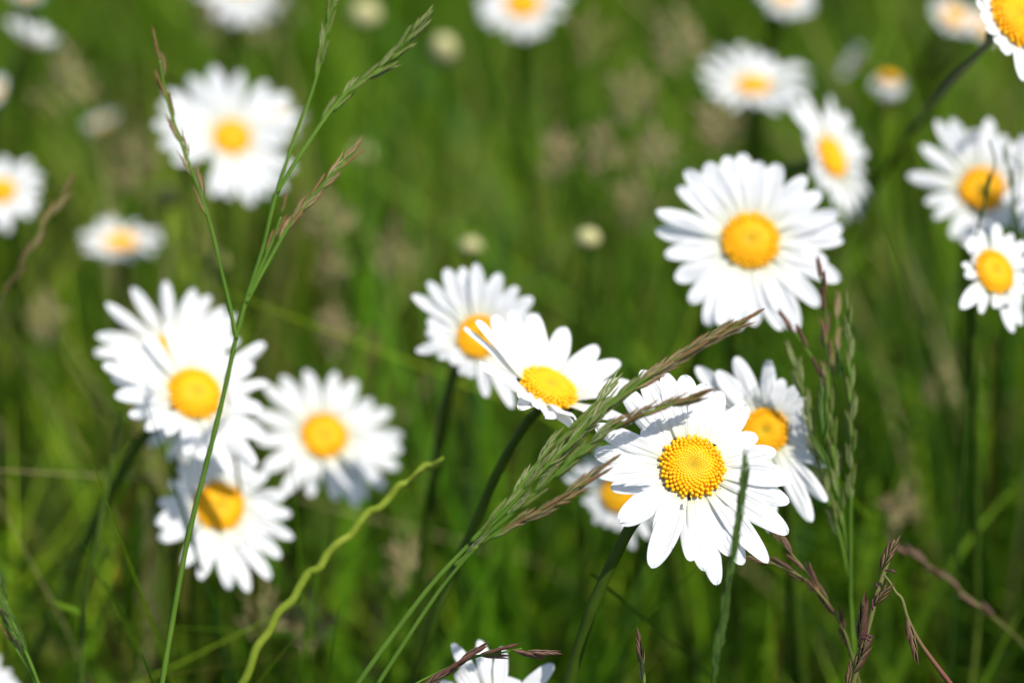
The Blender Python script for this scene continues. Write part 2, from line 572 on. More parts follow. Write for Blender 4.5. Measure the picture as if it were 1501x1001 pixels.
GRASSES = "flowering grasses among the daisies"
def panicle(label, main, branches=(), heads=(), mat='culm', kind='sp_green', r_px=3.0, name="grass_stalk", group=GRASSES, seed=0, ground=True, singles=(), tip_r=0.5, cat="grass stalk"):
    """main: path from tip to bottom (px,py,depth). heads: (path index (0 main, 1.. branches), t0, t1, count, length px, spread deg, kind)"""
    r = random.Random(seed + 77)
    d0 = main[0][2]
    px = d0 / FPX
    pts = [P(*q) for q in main]
    if ground:
        pts = to_ground(pts)
    sp = spline(pts, 10)
    root = thing(name, label, cat, sp[-1], group)
    k = len(sp)
    m = MB()
    m.tube(sp, [r_px * px * r.uniform(0.94, 1.06) * (tip_r + (1 - tip_r) * min(1, i / (k * 0.5))) for i in range(k)], 8, 0.05)
    part("stem", m.mesh("stem", M[mat]), root, Matrix.Identity(4))
    paths = [spline([P(*q) for q in main], 10)]
    for b in branches:
        bp = spline([P(*q) for q in b], 10)
        m = MB()
        kk = len(bp)
        m.tube(bp, [r_px * px * (0.45 + 0.4 * i / kk) for i in range(kk)], 7, 0.0)
        part("branch", m.mesh("branch", M[mat]), root, Matrix.Identity(4))
        paths.append(bp)
    for (pi, t0, t1, cnt, ln, spread, *kd) in heads:
        path = paths[pi]
        for q in range(cnt):
            t = t0 + (t1 - t0) * (q + r.uniform(-0.15, 0.15)) / max(1, cnt - 1)
            pos, tg = along_path(path, t)
            up = -tg                                    # paths run from tip to base
            sd = AX * up.dot(AU) - AU * up.dot(AX)
            if sd.length < 1e-4:
                sd = up.orthogonal()
            sd = sd.normalized()
            az = r.uniform(-0.7, 0.7)
            sv = (sd * math.cos(az) + AF * math.sin(az)) * (1 if q % 2 else -1)
            a = math.radians(spread * r.uniform(0.5, 1.2)) * (0.35 if t < 0.02 else 1)
            dirn = up * math.cos(a) + sv * math.sin(a)
            put_spikelet(root, kd[0] if kd else kind, pos + sv * r_px * px * 0.4, dirn, ln * px * r.uniform(0.88, 1.12), r)
    for (a, b, kd, ft) in singles:                      # one spikelet from pixel a (base) to b (tip)
        A, B = P(*a), P(*b)
        put_spikelet(root, kd, A, B - A, (B - A).length, r, ft)
    return root

# ------------------------------------------------------------------ the ground and the meadow's mass
def ground():
    m = MB()
    n = 60
    def fn(i, j):
        x = -60 + 120 * j / n; y = -40 + 140 * i / n
        return ((x, y, 0.0), 0, 0)
    m.grid(n + 1, n + 1, fn)
    o = part("ground", m.mesh("ground", M['ground']), None)
    setting(o, 'structure')
ground()

TINTS = np.array([(.058, .165, .004), (.092, .220, .005), (.028, .088, .005), (.145, .285, .006), (.27, .41, .012), (.23, .23, .045), (.36, .31, .13), (.036, .125, .018), (.085, .075, .008)])
TW = np.array([.23, .17, .24, .13, .10, .025, .03, .05, .025])

def patch(x, y):
    """slow variation over the meadow, 0..1: taller and lusher here, thinner there"""
    return 0.5 + 0.25 * np.sin(x * 9.1 + 1.3 * np.sin(y * 4.7)) + 0.25 * np.sin(y * 7.3 + 1.7 * np.sin(x * 5.9 + 1))

def clump(x, y):
    """where the meadow grows thick (1) or leaves a dark gap (0)"""
    q = np.sin(x * 31 + 2.2 * np.sin(y * 11)) + np.sin(y * 17 + 2.0 * np.sin(x * 13 + 2)) + 0.7 * np.sin(x * 57 + y * 9)
    return np.clip(0.42 + 0.50 * q, 0.015, 1)

def scatter(n, region):
    x = rng.uniform(region[0], region[1], n * 4)
    y = rng.uniform(region[2], region[3], n * 4)
    k = np.nonzero(rng.random(n * 4) < clump(x, y))[0][:n]
    return x[k], y[k]

def blades(n, hlo, hhi, wlo, whi, lean, region, seg=5, shape='blade', tints=TINTS, tw=TW, z0=0.0, tufts=0, spread=0.035):
    if not tufts:
        x, y = scatter(n, region)
        n = len(x)
    idx = rng.choice(len(tints), n, p=tw / tw.sum())
    if tufts:                                     # blades gathered in tufts that share a colour and a height
        tx, ty = scatter(tufts, region)
        tufts = len(tx)
        own = rng.integers(0, tufts, n)
        x = tx[own] + rng.normal(0, spread, n); y = ty[own] + rng.normal(0, spread, n)
        tid = rng.choice(len(tints), tufts, p=tw / tw.sum())
        idx = np.where(rng.random(n) < 0.8, tid[own], idx)
        h = rng.uniform(hlo, hhi, n) * rng.uniform(0.38, 1.08, tufts)[own]
    else:
        h = rng.uniform(hlo, hhi, n)
        h = h * (0.6 + 0.55 * patch(x, y))
    if len(tints) > 6:                             # ripening grass grows to both sides, greener in the middle
        ripe = np.clip((np.abs(x - 0.02) / (y * 0.17) - 0.4) * 0.5, 0, 0.26)
        idx = np.where(rng.random(n) < ripe, rng.choice([3, 4, 4, 5, 6, 8], n), idx)
    limit = np.maximum(0.72 - (y + 0.03) * math.tan(math.radians(33.3)) - 0.015, 0.72 - (0.70 - math.cos(PITCH) * (y - 0.02)) / math.sin(PITCH))
    h = np.minimum(h, np.maximum(limit, 0.04))
    wd = rng.uniform(wlo, whi, n)
    az = rng.uniform(0, 2 * np.pi, n)
    ln = rng.uniform(0.05, lean, n) * h
    fa = az + rng.normal(np.pi / 2, 0.6, n)
    v = np.zeros((n, (seg + 1) * 2, 3)); 
    col = np.zeros((n, (seg + 1) * 2, 4)); col[..., 3] = 1
    base = tints[idx] * rng.uniform(0.8, 1.25, (n, 1))
    tipc = base * 0.9 + np.array([.05, .045, .012]) * rng.uniform(0, 0.7, (n, 1))
    for k in range(seg + 1):
        t = k / seg
        cx = x + np.cos(az) * ln * t ** 2; cy = y + np.sin(az) * ln * t ** 2
        cz = z0 + h * (t - 0.12 * (ln / h) * t ** 3)
        if shape == 'blade':
            ww = wd * (1 - t ** 1.8) * (0.7 + 0.3 * min(1, t * 3)) + 0.0002
        elif shape == 'leaf':
            ww = wd * (math.sin(math.pi * min(1, max(0.04, (t - 0.30) / 0.70))) ** 0.8 if t > 0.3 else 0.10) + 0.0002
        else:
            ww = wd * (1 - 0.4 * t)
        for s in (0, 1):
            sg = (-1, 1)[s]
            v[:, 2 * k + s, 0] = cx + sg * np.cos(fa) * ww / 2
            v[:, 2 * k + s, 1] = cy + sg * np.sin(fa) * ww / 2
            v[:, 2 * k + s, 2] = cz
            col[:, 2 * k + s, :3] = base * (1 - t) + tipc * t
    f = np.zeros((n, seg, 4), dtype=np.int64)
    o = (np.arange(n) * (seg + 1) * 2)[:, None]
    for k in range(seg):
        f[:, k, 0] = o[:, 0] + 2 * k; f[:, k, 1] = o[:, 0] + 2 * k + 1
        f[:, k, 2] = o[:, 0] + 2 * k + 3; f[:, k, 3] = o[:, 0] + 2 * k + 2
    return v.reshape(-1, 3), f.reshape(-1, 4), col.reshape(-1, 4)

def mass(name, chunks, label):
    vs, fs, cs, off = [], [], [], 0
    for v, f, c in chunks:
        vs.append(v); fs.append(f + off); cs.append(c); off += len(v)
    v = np.concatenate(vs); f = np.concatenate(fs); c = np.concatenate(cs)
    me = bpy.data.meshes.new(name)
    me.vertices.add(len(v)); me.vertices.foreach_set("co", v.astype(np.float32).ravel())
    me.loops.add(f.size); me.loops.foreach_set("vertex_index", f.astype(np.int32).ravel())
    me.polygons.add(len(f)); me.polygons.foreach_set("loop_start", np.arange(0, f.size, 4, dtype=np.int32))
    me.polygons.foreach_set("loop_total", np.full(len(f), 4, dtype=np.int32))
    me.polygons.foreach_set("use_smooth", np.ones(len(f), dtype=bool))
    at = me.attributes.new("tint", 'FLOAT_COLOR', 'POINT')
    at.data.foreach_set("color", c.astype(np.float32).ravel())
    me.materials.append(M['grass'])
    me.update(); me.validate()
    o = bpy.data.objects.new(name, me)
    C.objects.link(o)
    o['label'] = label
    o['category'] = "grass" if 'grass' in name else "leaves"
    setting(o, 'stuff')

REG = (-1.25, 1.25, 0.42, 3.3)
LEAFT = np.array([(.040, .120, .006), (.070, .165, .008), (.12, .215, .008), (.16, .23, .02), (.040, .125, .032)])
def husks(n, per):
    """loose little flakes round the tops of thin culms: seed heads too many and too blurred to count"""
    x, y = scatter(n, (-1.1, 1.1, 0.85, 3.0))
    n = len(x)
    top = rng.uniform(0.36, 0.46, n)
    hx, hy, hz = rng.normal(0, .010, (n, per)), rng.normal(0, .010, (n, per)), rng.uniform(-.07, .01, (n, per))
    c = np.stack([x[:, None] + hx, y[:, None] + hy, top[:, None] + hz], -1).reshape(-1, 3)
    a = rng.normal(0, 1, c.shape); a[:, 2] = np.abs(a[:, 2]) + .6
    a /= np.linalg.norm(a, axis=1)[:, None]
    b = np.cross(a, rng.normal(0, 1, c.shape)); b /= np.linalg.norm(b, axis=1)[:, None]
    L = rng.uniform(.0035, .007, (len(c), 1)); Wd = L * .33
    v = np.stack([c - a * L, c + b * Wd, c + a * L, c - b * Wd], 1)
    col = np.ones((len(c), 4, 4))
    tn = np.array([(.46, .38, .19), (.36, .32, .11), (.42, .30, .18), (.28, .26, .07)])
    col[..., :3] = np.repeat(tn[rng.integers(0, 4, n)], per, 0)[:, None, :] * rng.uniform(.75, 1.2, (len(c), 1, 1))
    f = np.arange(len(c) * 4).reshape(-1, 4)
    return v.reshape(-1, 3), f, col.reshape(-1, 4)

mass("meadow_grass", [
    blades(9000, 0.05, 0.15, 0.0025, 0.0055, 0.75, REG),
    blades(40000, 0.24, 0.47, 0.0030, 0.0085, 0.60, (-1.25, 1.25, 0.50, 3.3), tufts=430, spread=0.017),
    blades(8000, 0.26, 0.47, 0.0016, 0.0042, 1.05, (-1.0, 1.0, 0.74, 2.0)),
    blades(1300, 0.28, 0.46, 0.0014, 0.0024, 0.45, (-1.25, 1.25, 0.66, 3.3), shape='culm'),
    husks(110, 40),
    blades(9000, 0.15, 0.34, 0.004, 0.009, 0.5, (-4, 4, 3.3, 7)),
], "mass of green meadow grass filling the ground behind the flowers")
mass("meadow_leaves", [
    blades(9000, 0.04, 0.18, 0.008, 0.020, 1.1, REG, shape='leaf', tints=LEAFT, tw=np.ones(5)),
    blades(8000, 0.12, 0.38, 0.008, 0.020, 1.0, (-1.25, 1.25, 0.62, 3.3), shape='leaf', tints=LEAFT, tw=np.ones(5), tufts=260, spread=0.03),
], "low green leaves of meadow herbs between the grass blades")

#BUILD
# ------------------------------------------------------------------ the daisies
def crop(x0, y0, k, pts):
    return [(x0 + x / k, y0 + y / k) for x, y in pts]

daisy("large sharp white daisy with dotted yellow disc, behind the dark upright grass spike", (1016, 681), 0.622, (0.10, 0.37, 0.92), 148, 47,
      tips=crop(830, 520, 2.943, [(340, 45), (440, 55), (535, 65), (612, 105), (690, 140), (805, 200), (840, 330), (920, 400), (990, 520), (970, 620), (960, 745), (860, 870), (755, 880), (715, 840), (645, 960), (595, 905), (535, 855), (365, 885), (385, 750), (230, 695), (195, 555), (125, 495), (130, 395), (130, 290), (250, 120), (338, 300)]),
      lift=3, fill=False, stem=[(936, 757, 0.628), (905, 808, 0.630), (872, 880, 0.634), (850, 945, 0.638), (832, 1010, 0.642)], stem_r=8.5, seed=1, jitter=0.6, wide=1.13, lens=(0.5, 1.3))
daisy("tilted white daisy with upswept petals, just above the thick arching grass head", (808, 562), 0.652, (0.38, 0.76, 0.53), 135, 44,
      tips=[(690, 457), (697, 488), (713, 449), (735, 441), (762, 434), (795, 439), (842, 456), (888, 484), (920, 507), (937, 534), (940, 552), (930, 598), (913, 614), (757, 574), (740, 551), (780, 597), (808, 599), (846, 604)],
      wide=1.1, lift=26, fill=False, stem=[(775, 615, 0.66), (735, 680, 0.665), (700, 760, 0.67), (668, 830, 0.675), (635, 915, 0.68), (605, 1010, 0.69)], stem_r=7, seed=2, curls=(), lens=(0.35, 1.2))
daisy("white daisy with its yellow disc half covered by the upswept daisy in front", (701, 492), 0.706, (-0.12, 0.22, 0.97), 104, 32,
      tips=[(602, 429), (623, 467), (608, 511), (650, 389), (675, 387), (697, 382), (730, 396), (757, 417), (780, 434), (680, 534), (687, 551), (712, 579), (750, 594), (640, 520)],
      lift=6, npet=21, seed=3, stem=[(672, 535, 0.735), (655, 590, 0.74), (640, 680, 0.75)])
daisy("largest round white daisy alone in the upper right half, clear of the purple spikes", (1101, 351), 0.698, (0.0, 0.24, 0.97), 138, 42,
      tips=[(1007, 243), (1038, 233), (1067, 222), (1090, 218), (1115, 230), (1144, 233), (1184, 253), (1207, 277), (1230, 307), (1237, 329), (1238, 350), (1230, 407), (1197, 444), (1164, 481), (1140, 481), (1080, 481), (1033, 471), (1010, 441), (990, 408), (974, 370), (962, 335), (962, 306), (995, 268), (1052, 474), (1212, 380)],
      lift=5, npet=27, seed=4, wide=1.14)
daisy("white daisy crossed by a thin green grass stem, topmost front flower of the left cluster", (288, 574), 0.704, (0.42, 0.45, 0.79), 118, 40,
      tips=[(168, 526), (175, 546), (192, 567), (204, 601), (230, 622), (200, 496), (222, 475), (250, 464), (275, 462), (302, 464), (330, 468), (388, 497), (374, 524), (396, 553), (390, 590), (397, 636), (384, 672), (352, 690), (310, 667), (290, 654), (258, 628)],
      lift=9, npet=24, seed=5, jitter=1.9, stem=[(222, 628, 0.725), (190, 672, 0.73), (155, 735, 0.735), (105, 840, 0.74), (55, 950, 0.745)], stem_r=8)
daisy("white daisy peeping out behind the upper left of the stem-crossed daisy", (252, 512), 0.735, (0.1, 0.36, 0.93), 102, 26,
      tips=[(155, 441), (190, 416), (238, 407), (280, 419), (328, 446), (345, 459), (142, 487), (142, 512), (160, 540)], lift=5, npet=20, seed=6)
daisy("shaded white daisy almost hidden beneath the left cluster of flowers", (290, 610), 0.765, (0.0, 0.45, 0.89), 84, 20, lift=-10, npet=18, seed=16)
daisy("round white daisy right of the left cluster, above the wavy yellow stem", (477, 636), 0.768, (0.30, 0.34, 0.89), 112, 34,
      tips=[(390, 560), (415, 546), (450, 538), (492, 542), (522, 555), (575, 600), (592, 637), (588, 682), (567, 713), (530, 736), (500, 727), (460, 722), (425, 716), (394, 682), (383, 640), (378, 600)],
      lift=4, npet=25, seed=7)
daisy("lowest daisy of the left cluster, its yellow disc partly in brown shadow", (323, 740), 0.7215, (0.30, 0.28, 0.91), 118, 36,
      tips=[(240, 756), (248, 781), (280, 820), (307, 838), (347, 851), (372, 861), (403, 841), (417, 811), (433, 785), (430, 750), (422, 721), (395, 688), (360, 660), (325, 650), (283, 664), (256, 700)],
      lift=12, npet=22, seed=8)
daisy("white daisy tucked behind the right side of the sharp dotted daisy", (1121, 630), 0.668, (-0.26, 0.25, 0.93), 118, 34,
      tips=[(1020, 534), (1077, 519), (1125, 524), (1146, 552), (1165, 561), (1177, 604), (1192, 644), (1200, 728), (1180, 758), (1118, 772), (1050, 540)],
      lift=8, npet=19, seed=9)
daisy("shadowed daisy with brownish disc, tucked behind the left side of the sharp dotted daisy", (906, 722), 0.735, (-0.42, 0.20, 0.88), 82, 28,
      tips=[(823, 698), (836, 683), (850, 735), (867, 765), (900, 775), (923, 801), (853, 671)], lift=5, npet=20, seed=10)
daisy("big blurred white daisy at upper left behind the lone purple-tipped grass branch", (340, 199), 0.862, (0.2, 0.34, 0.92), 108, 27,
      tips=[(230, 180), (245, 130), (275, 105), (310, 92), (350, 97), (390, 112), (420, 130), (438, 165), (445, 205), (432, 245), (420, 275), (375, 297), (320, 287), (300, 250), (262, 235)], lift=5, npet=24, seed=11)
daisy("faint daisy with buff disc just showing behind the upper left blurred daisy", (408, 172), 0.93, (0.25, 0.6, 0.75), 42, 12, lift=5, npet=18, seed=12)
daisy("narrow side-turned white daisy with tall oval disc, above right of the largest daisy", (1225, 228), 0.80, (0.72, 0.30, 0.62), 98, 31,
      tips=[(1160, 160), (1187, 133), (1213, 118), (1233, 130), (1260, 153), (1277, 187), (1303, 247), (1290, 280), (1267, 317), (1247, 327), (1227, 300), (1207, 277), (1190, 233), (1187, 200)], lift=-4, npet=20, seed=13, lens=(0.6, 1.5))
daisy("flattened blurred white daisy with small orange disc at upper right centre", (1104, 121), 0.91, (-0.05, 0.78, 0.62), 86, 24,
      tips=[(1025, 100), (1033, 73), (1057, 53), (1090, 48), (1117, 60), (1153, 73), (1180, 87), (1187, 113), (1167, 157), (1133, 163), (1067, 157), (1037, 133)], lift=10, npet=22, seed=14, lens=(0.7, 1.4))
daisy("white daisy at the right with a dark grass tip crossing its orange disc", (1440, 275), 0.765, (-0.1, 0.28, 0.95), 110, 33,
      tips=[(1333, 253), (1353, 207), (1377, 170), (1400, 167), (1427, 160), (1457, 167), (1477, 193), (1357, 293), (1367, 316), (1392, 345), (1410, 357)], lift=5, npet=24, seed=15)
daisy("white daisy mostly cut off by the right edge beside the orange-disc daisy", (1538, 262), 0.745, (-0.3, 0.3, 0.9), 82, 26, lift=6, npet=20, seed=17)
daisy("small tilted white daisy with oval disc at the right edge, lower of the right cluster", (1462, 396), 0.688, (0.46, 0.32, 0.83), 96, 33,
      tips=[(1405, 448), (1437, 456), (1463, 476), (1488, 485), (1417, 400), (1418, 352), (1440, 330), (1475, 322)], lens=(0.6, 1.6), lift=0, npet=20, seed=18, stem=[(1426, 450, 0.71), (1427, 540, 0.72), (1430, 660, 0.73)], stem_r=5.5)
daisy("daisy in the top right corner with large orange disc on a thick slanting stem", (1494, 22), 0.668, (0.56, 0.36, 0.74), 96, 46,
      tips=[(1436, 2), (1450, 46), (1472, 78), (1500, 118), (1535, 125), (1438, -30)], lift=6, npet=22, wide=1.35, seed=19, stem=[(1446, 66, 0.70), (1400, 112, 0.74), (1350, 175, 0.79), (1290, 262, 0.85), (1235, 345, 0.91), (1195, 420, 0.96)], stem_r=6)
daisy("blurred daisy hanging from the top edge centre, lower petals greyish", (766, 2), 1.0, (0.0, 0.5, 0.86), 68, 26, lift=2, npet=22, seed=20)
daisy("blurred white daisy cut by the top edge, above the flattened daisy", (1152, -8), 1.0, (0.1, 0.5, 0.86), 46, 15, lift=2, npet=20, seed=21)
daisy("blurred daisy seen from the side as a white wedge in the top left corner", (46, 58), 0.95, (0.42, 0.88, 0.22), 52, 14, lift=30, npet=20, seed=22)
daisy("very blurred pale daisy at the top edge left of the tall grass head", (352, -26), 1.08, (0.2, 0.5, 0.84), 78, 18, lift=4, npet=20, seed=23)
daisy("blurred white daisy cut by the left edge with a sliver of yellow disc", (2, 278), 0.86, (0.1, 0.35, 0.93), 64, 19, lift=4, npet=22, seed=24)
daisy("small flattened blurred daisy with buff disc above the left cluster", (176, 350), 0.93, (0.05, 0.86, 0.5), 64, 23, lift=8, npet=20, seed=25)
daisy("tiny blurred white daisy left of the big upper left daisy", (150, 182), 1.06, (-0.3, 0.75, 0.55), 28, 9, lift=25, npet=16, seed=26)
daisy("small blurred drooping daisy with yellow top near the thick slanting stem", (1304, 112), 0.95, (0.1, 0.85, 0.52), 36, 14, lift=-42, npet=16, seed=27)
daisy("sliver of a blurred daisy left of the small drooping one", (1253, 92), 1.0, (-0.8, 0.5, 0.3), 32, 9, lift=25, npet=14, seed=28)
daisy("overexposed white daisy cut by the bottom edge beneath the purple spikelets", (730, 1046), 0.648, (0.0, 0.36, 0.93), 112, 28,
      tips=[(648, 962), (662, 944), (702, 938), (735, 948), (765, 958), (812, 972), (640, 1000), (820, 1010)], lift=6, npet=22, seed=29)
daisy("white petal tips of a daisy in the bottom left corner", (-30, 1010), 0.73, (0.1, 0.5, 0.86), 60, 20, lift=5, npet=22, seed=30)
daisy("dim blurred daisy with yellow disc at the top edge left of the corner flower", (1400, 22), 0.98, (0.3, 0.6, 0.7), 42, 18, lift=10, npet=18, seed=31)
daisy("dim yellow centred daisy close behind the corner flower's stem", (1440, 35), 1.0, (0.4, 0.6, 0.7), 34, 16, lift=10, npet=16, seed=32)
daisy("small white daisy at the left edge above the cut-off one", (-8, 132), 1.0, (0.2, 0.6, 0.7), 28, 8, lift=10, npet=18, seed=33)
daisy("small pale daisy at the very top left corner", (40, -12), 1.05, (0.2, 0.6, 0.7), 24, 8, lift=15, npet=16, seed=34)

# ------------------------------------------------------------------ buds
def bud(label, px_, py_, d, r_, mat="bud", squash=0.85):
    k = d / FPX * r_
    c = P(px_, py_, d)
    rr = random.Random(int(px_))
    g = Vector((c.x + rr.uniform(-.05, .05), c.y + rr.uniform(-.02, .06), -0.004))
    sp = spline([c, c + Vector((0, 0, -0.03)), Vector((c.x * .6 + g.x * .4, c.y * .6 + g.y * .4, c.z * .5)), g], 8)
    root = thing("daisy_bud", label, "flower bud", sp[-1], "unopened buds in the meadow")
    part("stem", stem_mesh("stem", sp, 0.0011, 0.0014, M['stem']), root, Matrix.Identity(4))
    m = MB()
    def fn(i, j):
        t = i / 12; a = j * math.pi / 12
        q = math.sin(t * math.pi) ** 0.8 * (1 + 0.05 * math.cos(j * 3))
        return ((math.cos(a) * q, math.sin(a) * q, -math.cos(t * math.pi) * squash), t, 0)
    m.grid(13, 24, fn, wrap=True)
    mw = Matrix.Translation(c) @ Matrix.Rotation(rr.uniform(-.4, .4), 4, 'X') @ Matrix.Scale(k, 4)
    part("bud_head", m.mesh("bud_head", M[mat]), root, mw)
    part("calyx", CALYX, root, mw @ Matrix.Translation((0, 0, -0.1)) @ Matrix.Scale(1.02, 4))
bud("blurred cream bud at the top edge left of centre", 535, 22, 1.0, 22)
bud("tall blurred cream bud right of the long curving grass branch", 650, 75, 0.95, 19, squash=1.35)
bud("greenish yellow blurred bud under the big upper left daisy", 243, 289, 0.89, 20, 'bud_green')
bud("greenish yellow blurred bud above the left cluster of daisies", 320, 383, 0.88, 17, 'bud_green')
bud("small buff blurred bud above the half covered daisy", 690, 362, 0.86, 16)
bud("round cream blurred bud left of the largest daisy", 862, 350, 0.83, 17)
bud("pale blurred bud behind the forked grass, right of its branches", 530, 225, 1.05, 14)

# ------------------------------------------------------------------ grasses in the foreground
panicle("tall forked grass with green spikelets crossing the left cluster of daisies",
        [(490, -6, .600), (476, 55, .600), (462, 120, .600), (430, 210, .600), (404, 288, .600), (385, 365, .601), (362, 435, .602), (347, 492, .603), (325, 590, .605), (300, 690, .607), (275, 790, .61), (258, 880, .612), (240, 985, .614)],
        branches=[[(604, 50, .606), (560, 98, .605), (505, 140, .604), (455, 205, .602), (406, 284, .600)],
                  [(506, 236, .610), (462, 284, .608), (425, 330, .606), (390, 390, .604), (360, 444, .602)],
                  [(234, 88, .594), (243, 140, .595), (262, 200, .596), (285, 262, .597), (308, 330, .598), (325, 400, .600), (338, 455, .602), (347, 497, .603)],
                  [(412, 318, .602), (400, 352, .602), (372, 415, .602), (364, 432, .602)]],
        heads=[(0, 0.0, 0.12, 7, 42, 9, 'sp_green'), (1, 0.0, 0.42, 8, 50, 10, 'sp_green'), (1, 0.46, 0.62, 3, 46, 10, 'sp_green'),
               (2, 0.0, 0.62, 9, 46, 9, 'sp_mixed'), (3, 0.0, 0.56, 9, 46, 7, 'sp_mixed'), (4, 0.0, 0.5, 3, 40, 6, 'sp_mixed')], r_px=4.2, seed=1)
panicle("thick arching grass head with green and purple spikelets leaning over the sharp daisy",
        [(1066, 485, .603), (1010, 515, .604), (950, 553, .605), (890, 596, .606), (835, 650, .607), (785, 700, .608), (735, 755, .609), (680, 806, .610), (630, 860, .611), (580, 925, .613), (522, 1006, .615)],
        branches=[[(1000, 588, .597), (935, 610, .599), (880, 640, .601), (820, 690, .603), (760, 745, .605), (700, 795, .608)],
                  [(868, 698, .601), (815, 735, .603), (760, 765, .605), (715, 790, .607), (665, 830, .610)],
                  [(905, 560, .613), (860, 610, .611), (800, 665, .610), (745, 735, .609), (690, 795, .609)],
                  [(700, 800, .603), (660, 845, .605), (620, 900, .607), (550, 1008, .611)]],
        heads=[(0, 0.0, 0.22, 10, 60, 5, 'sp_mixed'), (0, 0.25, 0.50, 9, 62, 6, 'sp_green'), (1, 0.0, 0.35, 7, 58, 5, 'sp_mixed'), (1, 0.4, 0.85, 7, 60, 6, 'sp_green'), (2, 0.0, 0.7, 8, 60, 5, 'sp_mixed'), (3, 0.15, 0.9, 9, 60, 6, 'sp_green'),
               (0, 0.5, 0.62, 3, 54, 9, 'sp_green'), (2, 0.6, 0.9, 3, 54, 7, 'sp_green')], r_px=4.5, seed=2)
panicle("low grass with pinkish purple spikelets in front of the bottom white daisy",
        [(735, 954, .622), (700, 962, .622), (665, 975, .622), (632, 990, .622), (596, 1010, .622)],
        branches=[[(765, 950, .620), (730, 957, .621), (690, 962, .622)]],
        singles=[((668, 973, .621), (716, 942, .620), 'sp_purple', 1.0), ((702, 960, .621), (758, 944, .620), 'sp_purple', 0.85), ((704, 960, .622), (750, 962, .622), 'sp_purple', 0.85),
                 ((750, 952, .620), (800, 966, .622), 'sp_purple', 0.85), ((772, 955, .621), (824, 957, .620), 'sp_purple', 0.85), ((630, 997, .622), (682, 968, .620), 'sp_purple', 1.0), ((612, 1012, .622), (655, 984, .620), 'sp_purple', 1.0)],
        mat='culm', kind='sp_purple', r_px=2.6, seed=3)
panicle("dark green upright grass spike standing in front of the sharp dotted daisy",
        [(1092, 690, .588), (1086, 740, .588), (1078, 795, .588), (1068, 850, .588), (1060, 905, .588), (1050, 960, .588), (1044, 1010, .588)],
        heads=[(0, 0.02, 0.95, 30, 38, 5, 'sp_dark')], mat='culm_dark', r_px=3.6, seed=4)
panicle("upright grass with purple upper spikelets right of the sharp dotted daisy",
        [(1204, 408, .662), (1210, 460, .662), (1212, 520, .662), (1217, 600, .663), (1224, 680, .664), (1235, 760, .665), (1244, 840, .666), (1250, 930, .667)],
        branches=[[(1244, 462, .658), (1246, 530, .659), (1248, 610, .660), (1248, 700, .662), (1247, 790, .664), (1247, 880, .6665)],
                  [(1168, 545, .660), (1182, 600, .661), (1196, 670, .662), (1214, 730, .664), (1232, 790, .665), (1245, 850, .666)],
                  [(1166, 488, .664), (1198, 538, .664), (1214, 580, .663)],
                  [(1228, 470, .668), (1222, 540, .666), (1222, 600, .665), (1226, 690, .665)]],
        heads=[(0, 0.0, 0.16, 4, 44, 6, 'sp_purple'), (0, 0.2, 0.3, 3, 44, 8, 'sp_mixed'), (0, 0.34, 0.7, 9, 46, 9, 'sp_green'), (1, 0.0, 0.65, 13, 44, 7, 'sp_green'), (2, 0.0, 0.8, 13, 46, 9, 'sp_green'), (3, 0.0, 0.7, 3, 42, 9, 'sp_purple'), (4, 0.0, 0.4, 3, 44, 6, 'sp_mixed')],
        singles=[((1206, 650, .66), (1206, 556, .66), 'sp_dark', 1.0), ((1230, 560, .661), (1228, 505, .661), 'sp_dark', 1.0), ((1216, 690, .66), (1186, 630, .66), 'sp_dark', 1.0)],
        r_px=2.8, seed=5)
g_bent = panicle("brown-spikeletted grass with a snapped stem bending over to the lower right",
        [(1312, 792, .626), (1296, 838, .625), (1285, 872, .624), (1274, 915, .623), (1262, 960, .622), (1248, 1010, .622)],
        branches=[[(1296, 843, .622), (1304, 853, .622), (1313, 868, .622), (1322, 878, .622), (1330, 905, .622), (1345, 936, .622), (1365, 965, .622), (1398, 1008, .622)]],
        singles=[((1292, 834, .624), (1316, 786, .623), 'sp_brown', 1.35), ((1282, 888, .623), (1306, 852, .621), 'sp_brown', 1.3), ((1258, 948, .622), (1271, 872, .622), 'sp_brown', 1.1), ((1250, 988, .622), (1278, 928, .62), 'sp_brown', 1.2),
                 ((1330, 902, .622), (1343, 971, .620), 'sp_brown', 0.9), ((1240, 1008, .622), (1248, 968, .622), 'sp_brown', 1.1), ((1376, 992, .622), (1384, 1000, .621), 'sp_brown', 1.2)],
        mat='culm_brown', r_px=4.4, seed=6, tip_r=0.8)
for q, (ax_, ay_, bx_, by_) in enumerate(((1297, 836, 1314, 840), (1258, 930, 1280, 934), (1262, 936, 1277, 940), (1279, 878, 1279, 894), (1282, 855, 1286, 862))):
    m = MB()
    m.tube(spline([P(ax_, ay_, .618), P((ax_ + bx_) / 2, (ay_ + by_) / 2 - 3, .617), P(bx_, by_, .617)], 3), [0.0002, 0.00025, 0.0002, 0.0002, 0.00025, 0.0003, 0.0002], 6)
    part("anther", m.mesh("anther", M['anther']), g_bent, Matrix.Identity(4))
panicle("purplish grass branch slanting under the sharp daisy's right petals",
        [(1086, 800, .640), (1130, 824, .640), (1175, 846, .640), (1210, 880, .641), (1235, 920, .642), (1248, 960, .644)],
        branches=[[(1146, 794, .64), (1165, 818, .64), (1186, 842, .64), (1200, 868, .641)]],
        heads=[(0, 0.0, 0.45, 5, 42, 6, 'sp_brown'), (1, 0.0, 0.9, 4, 42, 7, 'sp_purple'), (0, 0.55, 0.95, 5, 40, 9, 'sp_brown')], mat='culm_brown', r_px=3.4, seed=7)
